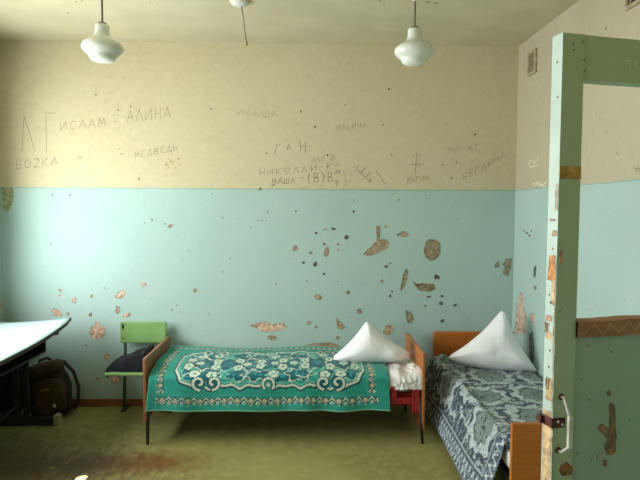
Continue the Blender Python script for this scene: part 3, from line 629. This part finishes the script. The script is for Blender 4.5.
    # borders: chain of triangles and lozenges
    def band(S, T):
        """S = coordinate along the band, T = across it, 0..1 inside"""
        inb = (T > 0) & (T < 1); ph = (S/.088) % 1; tri = np.abs(ph-.5)*2
        paint(C, inb & ((T < .07) | (T > .93)) & (vn > .3), (70, 160, 142))
        z1 = np.abs(T-(.15+.62*(1-tri)))
        paint(C, inb & (T > .12) & (T < .85) & (z1 < .24), INK); paint(C, inb & (z1 < .10), (172, 194, 172))
        ph2 = ((S/.088+.5) % 1-.5); lo = np.abs(ph2)*2.2+np.abs(T-.5)*1.7
        paint(C, inb & (lo < .62), INK); paint(C, inb & (lo < .40), (216, 206, 160)); paint(C, inb & (lo < .14), DTEAL)
        ph3 = (S/.088 % 1)-.5; dd = np.hypot(ph3*.088, (T-.30)*.075); paint(C, inb & (dd < .011), CRM); paint(C, inb & (dd < .005), INK)
    inU = (U > .05) & (U < LU-.08)
    T = (W-.035)/.078; T = np.where(inU, T, -1); band(U, T)
    T = np.where(W > .12, (U-.045)/.072, -1); band(V, T)
    T = np.where(W > .12, (LU-.085-U)/.072, -1); band(V, T)
    paint(C, W < .009, (150, 200, 180)); paint(C, U > LU-.008, (90, 170, 150)); paint(C, U < .008, (90, 170, 150))
    return np.clip(C*(.93+.14*vn2[..., None]), 0, 1)
SLATE, GRN, PALE, MIDG, DKG = (60, 70, 82), (124, 136, 134), (182, 190, 190), (134, 148, 156), (42, 50, 60)
def slate_pattern(U, V, LU, LV, hem):
    """U down the bed from the head, V across from the floor hem; ovals and leaves on slate"""
    C = np.zeros(U.shape+(3,)); C[:] = lin(SLATE)
    n1 = vnoise(U, V, 14, 21); n2 = vnoise(U, V, 34, 22); n3 = vnoise(U, V, 80, 23); n4 = vnoise(U+5, V+3, 22, 24)
    fld = V > hem
    ang = np.sin(24*U+14*n1*2+8*V)
    paint(C, fld & (np.abs(n1+.25*n2-.62) < .07), PALE)
    paint(C, fld & (np.abs(n4+.25*n3-.66) < .06), MIDG)
    paint(C, fld & (n2 > .82), GRN)
    k = 0
    for j in range(-1, 6):
        for i in range(0, 4):
            a = .20+j*.40; b_ = hem+.20+i*.33+(.0 if j % 2 else .165)
            th = np.arctan2((V-b_), (U-a)); q = np.hypot((U-a)/.165, (V-b_)/.135)
            lob = q*(1+.10*np.sin(th*9+k)+.22*(n2-.5)); k += 1
            m = fld & (lob < 1.35); paint(C, m & (n3 < .72), SLATE)
            m = fld & (lob < 1.12) & (lob > .80); paint(C, m, PALE); paint(C, m & (n3 > .7), MIDG)
            paint(C, fld & (lob < .80), GRN); paint(C, fld & (lob < .80) & (n3 > .66), (92, 108, 104)); paint(C, fld & (lob < .42) & (n3 > .70), DKG); paint(C, fld & (lob < .74) & (lob > .66) & (n2 > .4), DKG)
            for s in (-1, 1):   # leaf fans between ovals
                L = segdist(U, V, [(a+s*.12, b_+.06), (a+s*.17, b_+.12), (a+s*.16, b_+.17)]); paint(C, fld & (L < .016), PALE); paint(C, fld & (L < .006), DKG)
                L = segdist(U, V, [(a+s*.10, b_-.08), (a+s*.16, b_-.11), (a+s*.19, b_-.09)]); paint(C, fld & (L < .013), PALE); paint(C, fld & (L < .004), MIDG)
    # striped lattice border along the hem and foot
    Bd = np.minimum(V, LU-U)
    b1 = Bd < hem
    C[b1] = lin((98, 112, 126))
    ph = (np.where(V < LU-U, U, V)/.06) % 1; T = Bd/hem
    z = np.abs(T-.45-.28*np.sin(ph*2*PI)); paint(C, b1 & (z < .13), (190, 200, 204)); paint(C, b1 & (np.abs(z-.19) < .04), DKG)
    z = np.abs(T-.45+.28*np.sin(ph*2*PI)); paint(C, b1 & (z < .05), DKG)
    paint(C, b1 & (n3 > .74), (150, 162, 172)); paint(C, b1 & (n3 < .2), (60, 72, 86))
    paint(C, (np.abs(T-.9) < .05), DKG); paint(C, (np.abs(T-1.0) < .05), (150, 162, 166)); paint(C, (np.abs(T-1.12) < .03), DKG)
    return np.clip(C*(.85+.3*n3[..., None]), 0, 1)
def cloth_grid(name, m, nu, nv, LU, LV, posfn, patfn, thick=.006):
    us = np.linspace(0, LU, nu); vs = np.linspace(0, LV, nv); U, V = np.meshgrid(us, vs)
    C = patfn(U, V); P = []
    for j in range(nv):
        for i in range(nu): P.append(posfn(us[i], vs[j]))
    mb = MB(); mb.grid(P, nu, nv, 0, [tuple(c) for c in C.reshape(-1, 3)])
    o = mb.build(name, m, col=True)
    if thick:
        s = o.modifiers.new('thick', 'SOLIDIFY'); s.thickness = thick; s.offset = 1
    return o
# ---- teal blanket on the bed by the back wall
LU1, DROP1 = 1.665, .238
LV1 = DROP1+.66
def teal_pos(u, v):
    x = -1.083+u
    yt, zt = 3.945, .474                 # front top edge of the mattress
    n = fbm(u, v, 0, 3.0)
    if v < DROP1-.03:                    # hanging front
        t = (DROP1-.03-v)/(DROP1-.03)
        y = yt-.034-.012*t+.012*t*math.sin(u*17+1.5*math.sin(u*5)); z = zt-.03-(DROP1-.03-v)+.004*math.sin(u*13)
        x += .012*t*math.sin(u*9)
        if u < .10: x -= (.10-u)*.22*t
    elif v < DROP1+.03:
        a = (v-(DROP1-.03))/.06*PI/2*.75; y = yt-.034+.04*(1-math.cos(a)); z = zt-.03+.036*math.sin(a)
    else:
        d = v-(DROP1+.03); y = yt-.009+d; z = zt+.0033+.038*(1-math.exp(-d*9))
        z += .012*n*min(1, d*8)+.006*math.sin(u*6+1)*min(1, d*6)
    return (x, y, z)
tb = cloth_grid('blanket', M_BLK1, 360, 196, LU1, LV1, teal_pos, lambda U, V: teal_pattern(U, V, LU1, LV1))
tag(tb, 'teal jacquard blanket with cream scrolls spread on the bed along the back wall', 'blanket')
# ---- rumpled white sheet at the right end of that bed
def sheet_pos(u, v):
    x = .588+u*.72; yt, zt = 3.93, .482; n = fbm(u*1.2, v, 7, 7.0); n2 = abs(fbm(u, v, 3, 13.0))
    e = min(1, u/.10)
    if v < .10: y = yt-.004+.006*n*e; z = zt-.035-(.10-v)*.62+.012*n*e; y -= .022*e*(.6+n2)
    elif v < .16:
        a = (v-.10)/.06*PI/2; y = yt-.004+.04*(1-math.cos(a))-.022*e*(.6+n2)*(1-(v-.1)/.06); z = zt-.035+.035*math.sin(a)+.016*n*e
    else: y = yt+.036+(v-.16); z = zt+(.018*n+.016*n2)*e
    z += .018*e*max(0, math.sin((v-.05)*9)) if v > .1 else 0
    return (x, y, z-.004)
us = 60
sh = cloth_grid('bed_sheet', M_SHEET, 60, 90, .318, .76, sheet_pos, lambda U, V: np.ones(U.shape+(3,)), .004)
tag(sh, 'rumpled white sheet showing between the teal blanket and the right end board', 'sheet')

# ---- second bed, along the right wall
bed2 = thing('single_bed', 'single bed with orange end boards standing along the right wall under the slate blanket', 'bed', (0, 0, 0))
hb2 = board('headboard', M_WOODO, bed2, 1.058, 1.725, 4.635, 4.660, .22, .632)
board('footboard', M_WOODO, bed2, 1.02, 1.690, 2.735, 2.760, .20, .588)
for (x, y) in ((1.08, 4.62), (1.69, 4.62), (1.07, 2.78), (1.66, 2.78)): leg_mesh((x, y, .30), (x, y, 0), .018, .011).build('leg', M_LEG, bed2)
mb = MB(); mb.box(1.06, 1.10, 2.76, 4.635, .21, .26); mb.box(1.66, 1.70, 2.76, 4.635, .21, .26)
for y in (3.0, 3.5, 4.0, 4.4): mb.box(1.10, 1.66, y-.03, y+.03, .23, .26)
mb.build('frame', M_LEG, bed2, bevel=.004)
tag(bm_obj('mattress', rounded_slab(1.055, 1.71, 2.80, 4.62, .262, .425, .045, seed=4), M_SHEET), 'white mattress on the bed along the right wall, rounded end showing by the footboard', 'mattress')
LU2, DROP2 = 1.735, .36
LV2 = DROP2+.64
def slate_pos(u, v):
    y = 4.615-u; xt, zt = 1.075, .435
    n = fbm(u, v, 11, 3.0); f = min(1.0, u/.25)
    if v < DROP2-.04:
        t = (DROP2-.04-v)/(DROP2-.04)
        x = xt-.042-.105*t+.012*t*math.sin(u*9+2*math.sin(u*3)); z = zt-.045-(DROP2-.04-v)*.97
    elif v < DROP2+.04:
        a = (v-(DROP2-.04))/.08*PI/2; x = xt-.042+.052*(1-math.cos(a)); z = zt-.045+.05*math.sin(a)
    else:
        d = v-(DROP2+.04); x = xt+.01+d; z = zt+.005+.018*n+.008*math.sin(u*5)
        if d > .50: z -= 0
    if u < .12: z += .012*math.sin(v*60)*(1-u/.12) if v > DROP2 else 0
    if u > LU2-.12 and v > DROP2: z -= (u-LU2+.12)**2*2.2
    return (x, y, z)
sb = cloth_grid('blanket', M_BLK2, 350, 202, LU2, LV2, slate_pos, lambda U, V: slate_pattern(U, V, LU2, LV2, .12))
tag(sb, 'slate grey jacquard blanket with pale oval motifs on the bed by the right wall', 'blanket')

# ---- pillows stood up with one corner pointing to the ceiling
def pillow(name, outline, T, base, lean, label, bulge=.0, seed=0, rz=0):
    """outline in local (x,z) metres, counter-clockwise; leans back about its bottom edge"""
    n = 120; R = []
    cx = sum(p[0] for p in outline)/len(outline); cz = sum(p[1] for p in outline)/len(outline)
    pts = []
    m = len(outline)
    for i in range(m):   # Catmull-Rom outline
        p0, p1, p2, p3 = [Vector(outline[(i+k) % m]) for k in (-1, 0, 1, 2)]
        for j in range(n//m):
            t = j/(n//m); pts.append(.5*((2*p1)+(p2-p0)*t+(2*p0-5*p1+4*p2-p3)*t*t+(3*p1-p0-3*p2+p3)*t**3))
    n = len(pts); rings = 16; vs = []; fs = []
    for side in (1, -1):
        for k in range(rings+1):
            s = k/rings
            for q in pts:
                x = cx+(q.x-cx)*s; z = cz+(q.y-cz)*s
                th = T*max(0, 1-s**2.4)**.62*(1+.45*max(0, (cz-z)/.3))
                w = .010*fbm(x, z, seed+side, 6.0)+.006*math.sin((x*1.2+z*.6)*26+seed)*s*(1-s)*2
                vs.append((x, -side*(th+w*(1-s**4)), z))
    for h in range(2):
        o = h*(rings+1)*n
        for k in range(rings):
            for i in range(n):
                f = (o+k*n+i, o+k*n+(i+1) % n, o+(k+1)*n+(i+1) % n, o+(k+1)*n+i)
                fs.append(f if h == 0 else f[::-1])
    b = MB(); b.add(vs, fs, 0, smooth=True); o = b.build(name, M_PILLOW)
    bm = bmesh.new(); bm.from_mesh(o.data); bmesh.ops.remove_doubles(bm, verts=bm.verts, dist=.0006); bmesh.ops.recalc_face_normals(bm, faces=bm.faces); bm.to_mesh(o.data); bm.free()
    o.location = base; o.rotation_euler = (-lean, 0, rz)
    return tag(o, label, 'pillow')
# x from apex; z from bottom
pillow('pillow', [(0, .275), (-.016, .27), (-.09, .175), (-.175, .09), (-.245, .028), (-.24, -.008), (-.15, -.018), (0, -.024), (.15, -.020), (.28, -.005), (.325, .035), (.28, .075), (.14, .162), (.018, .268)], .095,
       (.462, 4.18, .522), .18, 'white pillow standing point up at the right end of the teal blanket', seed=2)
pillow('pillow', [(0, .415), (-.018, .408), (-.15, .275), (-.29, .165), (-.415, .085), (-.41, .055), (-.29, .012), (-.12, -.018), (.04, -.035), (.15, -.04), (.225, -.04), (.218, -.01), (.14, .12), (.07, .255), (.022, .40)], .10,
       (1.500, 4.17, .468), .28, 'white pillow standing point up against the headboard by the right wall', seed=5)

# ================================================================== CHAIR AND CLOTHES
ch = thing('school_chair', 'light green wooden school chair standing against the back wall beside the bed', 'chair', (0, 0, 0))
mb = MB(); mb.box(-1.50, -1.128, 4.595, 4.615, .548, .722); mb.build('backrest', M_GREEN, ch, bevel=.008)
mb = MB(); mb.box(-1.478, -1.135, 4.16, 4.545, .405, .427); mb.build('seat', M_GREEN, ch, bevel=.007)
for x in (-1.468, -1.165):
    mb = MB(); mb.tube([(x, 4.625, .66), (x, 4.622, .42), (x, 4.60, .2), (x, 4.58, .0)], .013, 10); lg = mb.build('leg', M_GMET, ch)
    mb = MB(); mb.tube([(x, 4.62, .395), (x, 4.2, .393)], .011, 10); mb.build('seat_bracket', M_GMET, ch)
    mb = MB(); mb.box(x-.016, x+.016, 4.54, 4.655, 0, .022); mb.build('foot', M_GMET, lg, bevel=.004)
mb = MB()
for z in (.59, .68):
    mb = MB(); mb.lathe([(.0001, .004), (.006, .003), (.007, 0)], 10); mb.v = [(-1.475+x, 4.5945-q, z+y) for x, y, q in mb.v]; mb.build('bolt', M_GMET, ch)
mb = MB(); mb.tube([(-1.488, 4.592, .705), (-1.478, 4.588, .705), (-1.478, 4.588, .665)], .004, 8); mb.build('hook', M_GMET, ch)
# folded dark clothes
nu, nv = 44, 36; P = []
for side in (1, 0):
    for j in range(nv):
        for i in range(nu):
            u, v = i/(nu-1), j/(nv-1); ed = min(1, (min(u, 1-u, v, 1-v)*9))**.5
            h = (.030+.115*u**.8+.020*fbm(u*2.5, v*2.5, 3, 1.6)+.010*math.sin(u*14+v*3))*ed
            x = -1.47+.30*u+.012*fbm(v*3, 1, 0, 1)*(1-u); y = 4.19+.33*v+.012*fbm(u*3, 5, 0, 1)
            x += .03*(v-.5)*(1-u)
            P.append((x, y, .4285+(max(.004, h) if side else .0)))
mb = MB(); mb.grid(P[:nu*nv], nu, nv); mb.grid(P[nu*nv:], nu, nv, flip=True)
rim = [i for i in range(nu)]+[j*nu+nu-1 for j in range(1, nv)]+[(nv-1)*nu+i for i in range(nu-2, -1, -1)]+[j*nu for j in range(nv-2, 0, -1)]
for a, b_ in zip(rim, rim[1:]+rim[:1]): mb.f.append([b_, a, a+nu*nv, b_+nu*nv]); mb.mi.append(0); mb.sm.append(True)
tag(mb.build('folded_clothes', M_CLOTH), 'dark navy clothes folded in a heap on the green chair seat', 'clothes')

# ================================================================== TABLE, BACKPACK, BUNDLE
tab = thing('school_table', 'pale blue school table with a warped top and dark legs by the left wall', 'table', (0, 0, 0))
nx, ny = 14, 40; top = []; bot = []
for j in range(ny):
    for i in range(nx):
        u, v = i/(nx-1), j/(ny-1)
        x = -2.465+.67*u; y = 2.45+1.95*v
        x += .004*math.sin(v*9); w = max(0, (v-.59)/.41)
        z = .735+.060*w**1.8*(.35+.65*u**1.5)+.004*math.sin(u*4+v*3)
        if u > .99 and v > .97: x -= .012; 
        top.append((x, y, z)); bot.append((x, y, z-.026))
mb = MB(); mb.grid(top, nx, ny, 0); mb.grid(bot, nx, ny, 1, flip=True)
rim = [i for i in range(nx)]+[j*nx+nx-1 for j in range(1, ny)]+[(ny-1)*nx+i for i in range(nx-2, -1, -1)]+[j*nx for j in range(ny-2, 0, -1)]
for a, b_ in zip(rim, rim[1:]+rim[:1]): mb.f.append([b_, a, a+nx*ny, b_+nx*ny]); mb.mi.append(1); mb.sm.append(False)
mb.build('tabletop', [M_TABTOP, M_TABEDGE], tab)
for y in (2.70, 4.285):
    mb = MB(); mb.box(-2.125, -2.085, y-.015, y+.015, .062, .70); mb.box(-2.20, -2.16, y-.015, y+.015, .062, .70); lg = mb.build('leg', M_TABLEG, tab, bevel=.004)
    mb = MB(); mb.box(-2.36, -1.895, y-.03, y+.03, 0, .06); ft = mb.build('foot_bar', M_TABLEG, lg, bevel=.006)
    mb = MB(); mb.box(-1.896, -1.855, y-.034, y+.034, 0, .078); mb.build('foot_cap', M_CAP, ft, bevel=.006)
    mb = MB(); mb.box(-2.36, -1.86, y-.02, y+.02, .685, .706); mb.build('cross_bar', M_TABLEG, lg, bevel=.004)
mb = MB(); mb.box(-2.42, -1.93, 2.76, 4.24, .565, .58); mb.box(-2.42, -2.405, 2.76, 4.24, .58, .70)
for y in (2.76, 4.225): mb.box(-2.42, -1.93, y, y+.015, .58, .70)
mb.build('book_shelf', M_TABLEG, tab, bevel=.003)  # shelf added to deepen the shade under the tabletop
mb = MB(); mb.tube([(-2.14, 2.71, .16), (-2.14, 4.28, .16)], .014, 10); mb.build('stretcher', M_TABLEG, tab)

def soft_box(w, d, h, e=.45, nu=40, nv=26, amp=.01, seed=0, taper=.0):
    """superellipsoid pouch sitting on z=0"""
    vs = []; sg = lambda c: math.copysign(abs(c)**e, c)
    for j in range(nv+1):
        ph = -PI/2+PI*j/nv
        for i in range(nu):
            th = 2*PI*i/nu; k = abs(math.cos(ph))**e
            x, y, z = w/2*k*sg(math.cos(th)), d/2*k*sg(math.sin(th)), h/2*sg(math.sin(ph))+h/2
            t = 1-taper*(z/h); n = amp*fbm(x, y, z+seed, 7)
            vs.append((x*t+n, y*t+n, max(0, z+n*.5)))
    fs = [(j*nu+i, j*nu+(i+1) % nu, (j+1)*nu+(i+1) % nu, (j+1)*nu+i) for j in range(nv) for i in range(nu)]
    b = MB(); b.add(vs, fs, 0, smooth=True); return b
bp_ = thing('backpack', 'olive brown canvas backpack slumped on the floor against the back wall beside the table', 'backpack', (-1.965, 4.47, 0), .12)
bp_.rotation_euler = (math.radians(-7), math.radians(-13), .12)
mx = soft_box(.30, .18, .42, amp=.014, taper=.18); mx.build('body', M_PACKD, bp_)
pk = soft_box(.24, .08, .27, e=.6, amp=.008); pk.v = [(x+.01, y-.085, z+.03) for x, y, z in pk.v]; pkt = pk.build('front_pocket', M_PACK, bp_)
q = MB(); q.lathe([(.0001, .004), (.011, .004), (.0135, 0)], 16); q.v = [(.045+x, -.126-z, .095+y) for x, y, z in q.v]; q.build('badge', M_BADGE, pkt)['label'] = 'small round pale badge'
mb = MB(); mb.box(-.03, .035, -.130, -.124, .225, .237); mb.build('zip_tag', M_TAG, pkt)
flp = soft_box(.27, .20, .10, e=.6, amp=.008); flp.v = [(x, y-.005, z+.335) for x, y, z in flp.v]; flp.build('top_flap', M_PACK, bp_)
mb = MB(); mb.tube([(-.05, 0, .42), (-.03, -.01, .455), (.03, -.01, .46), (.06, 0, .42)], .010, 8); mb.build('carry_handle', M_PACKD, bp_)
for k, pts in enumerate(([(.12, .06, .40), (.19, .02, .30), (.215, -.02, .18), (.19, -.03, .06), (.15, -.04, .02)], [(-.12, .06, .40), (-.165, .0, .28), (-.17, -.03, .12), (-.14, -.03, .03)])):
    mb = MB(); mb.tube(pts, .013, 8); mb.build('shoulder_strap', M_PACKD, bp_)
bd = soft_box(.22, .22, .47, e=.7, amp=.02, seed=9, taper=.25)
o = bd.build('dark_bundle', M_DARK); o.location = (-2.335, 4.50, 0)
tag(o, 'dark navy cloth bundle in the shadow under the table, left of the backpack', 'bundle')

# ================================================================== LAMPS, ROSETTE, VENTS
def pendant(x, y, label):
    t = thing('pendant_lamp', label, 'lamp', (x, y, ZC), 0, 'opal glass pendant lamps')
    prof = [(.0005, .150), (.034, .150), (.039, .145), (.039, .125), (.040, .105), (.046, .088), (.060, .074), (.083, .062), (.102, .049), (.113, .032), (.114, .018), (.106, .004), (.092, -.009), (.080, -.017), (.076, -.023), (.073, -.034), (.064, -.045), (.046, -.054), (.02, -.058), (.0005, -.059)]
    b = MB(); b.lathe(prof, 40, c=(0, 0, -.456)); s = b.build('lamp_shade', M_OPAL, t)
    b = MB(); b.lathe([(.0005, -.294), (.020, -.294), (.025, -.299), (.025, -.307)], 20); b.build('shade_cap', M_CORD, t)
    b = MB(); b.tube([(0, 0, -.296), (0, 0, -.16), (0, 0, -.02)], .0065, 8); b.build('cord', M_CORD, t)
    b = MB(); b.lathe([(.0005, -.15), (.012, -.148), (.016, -.135), (.016, -.10), (.010, -.085), (.0005, -.084)], 16); b.build('cord_grip', M_ROSE, t)
    b = MB(); b.lathe([(.0005, -.032), (.025, -.030), (.045, -.016), (.05, 0)], 24); b.build('ceiling_rose', M_ROSE, t)
    return t
def copy_tree(o, parent=None):
    c = o.copy(); COL.objects.link(c)
    if parent: c.parent = parent
    for chd in list(o.children): copy_tree(chd, c)
    return c
p1 = pendant(-1.152, 3.30, 'white opal glass pendant lamp on a cord, the left one of two')
p2 = copy_tree(p1); p2.location = (.615, 3.30, ZC); p2['label'] = 'white opal glass pendant lamp on a cord, the right one near the wall corner'
rs = thing('ceiling_rose', 'white lampless ceiling fitting with a bare wire hanging down between the pendant lamps', 'ceiling fitting', (-.434, 3.765, ZC))
b = MB(); b.lathe([(.0005, -.034), (.028, -.032), (.050, -.022), (.062, -.008), (.064, 0)], 28); b.build('cover', M_ROSE, rs)
b = MB(); b.tube([(.012, 0, -.032), (.022, .01, -.10), (.030, .015, -.17), (.040, .02, -.245)], .0032, 8); w = b.build('hanging_wire', M_CORD, rs)
b = MB(); b.lathe([(.0005, -.275), (.010, -.272), (.012, -.262), (.006, -.244), (.0005, -.242)], 12, c=(.040, .02, 0)); b.build('wire_end', M_VENT, w)
def vent(y0, y1, z0, z1, label):
    t = thing('vent_grille', label, 'vent', (XR, (y0+y1)/2, z0), 0, 'ventilation grilles on the right wall')
    h = z1-z0; d = (y1-y0)/2
    mb = MB(); mb.box(-.004, 0, -d+.01, d-.01, .01, h-.01); mb.build('backing', M_VHOLE, t)
    mb = MB(); w = .022
    for dm in ((-d, d, 0, w), (-d, d, h-w, h), (-d, -d+w, w, h-w), (d-w, d, w, h-w)): mb.box(-.016, -.0, *dm)
    mb.build('frame', M_VENT, t, bevel=.003)
    for k in range(3):
        c = -d+w+(2*d-2*w)*(k+.5)/3
        mb = MB(); mb.box(-.013, -.004, c-.006, c+.006, w, h-w); mb.build('slat', M_VENT, t)
    return t
vent(4.305, 4.455, 2.675, 2.855, 'small rusty vent grille on the right wall near the back corner')
vent(2.90, 3.10, 2.715, 2.92, 'rusty vent grille on the right wall above the door')

# ================================================================== LIGHT
W = bpy.data.worlds.new('sky'); S.world = W; W.use_nodes = True
nt = W.node_tree.nodes; lk = W.node_tree.links
bg = nt['Background']; sk = nt.new('ShaderNodeTexSky'); sk.sky_type = 'HOSEK_WILKIE'; sk.turbidity = 6; sk.sun_direction = (-.5, .1, .8)
lk.new(sk.outputs[0], bg.inputs[0]); bg.inputs[1].default_value = .5
def area(name, loc, rot, sx, sy, e, c):
    l = bpy.data.lights.new(name, 'AREA'); l.shape = 'RECTANGLE'; l.size = sx; l.size_y = sy; l.energy = e; l.color = c
    o = bpy.data.objects.new(name, l); COL.objects.link(o); o.location = loc; o.rotation_euler = rot; return o
for i, (a, b_) in enumerate(WINS):
    o = area('window_skylight', (XL-.26, (a+b_)/2, (WZ0+WZ1)/2), (0, -PI/2, 0), WZ1-WZ0, b_-a, (172, 78)[i], (.95, 1.0, 1.0))  # first is the main window's sky; second is added fill for the door
    o.visible_camera = True
l = bpy.data.lights.new('sunbeam', 'SPOT'); l.energy = 30000; l.spot_size = math.radians(1.0); l.spot_blend = 1.0; l.shadow_soft_size = .004; l.color = (1, .95, .85)
o = bpy.data.objects.new('sunbeam', l); COL.objects.link(o)
src = Vector((-3.6, 2.55, 3.98)); dst = Vector((-1.357, 3.41, 0)); o.location = src
o.rotation_euler = (dst-src).to_track_quat('-Z', 'Y').to_euler()

S.view_settings.view_transform = 'Standard'; S.view_settings.look = 'None'; S.view_settings.exposure = 0.0; S.view_settings.gamma = 1.0
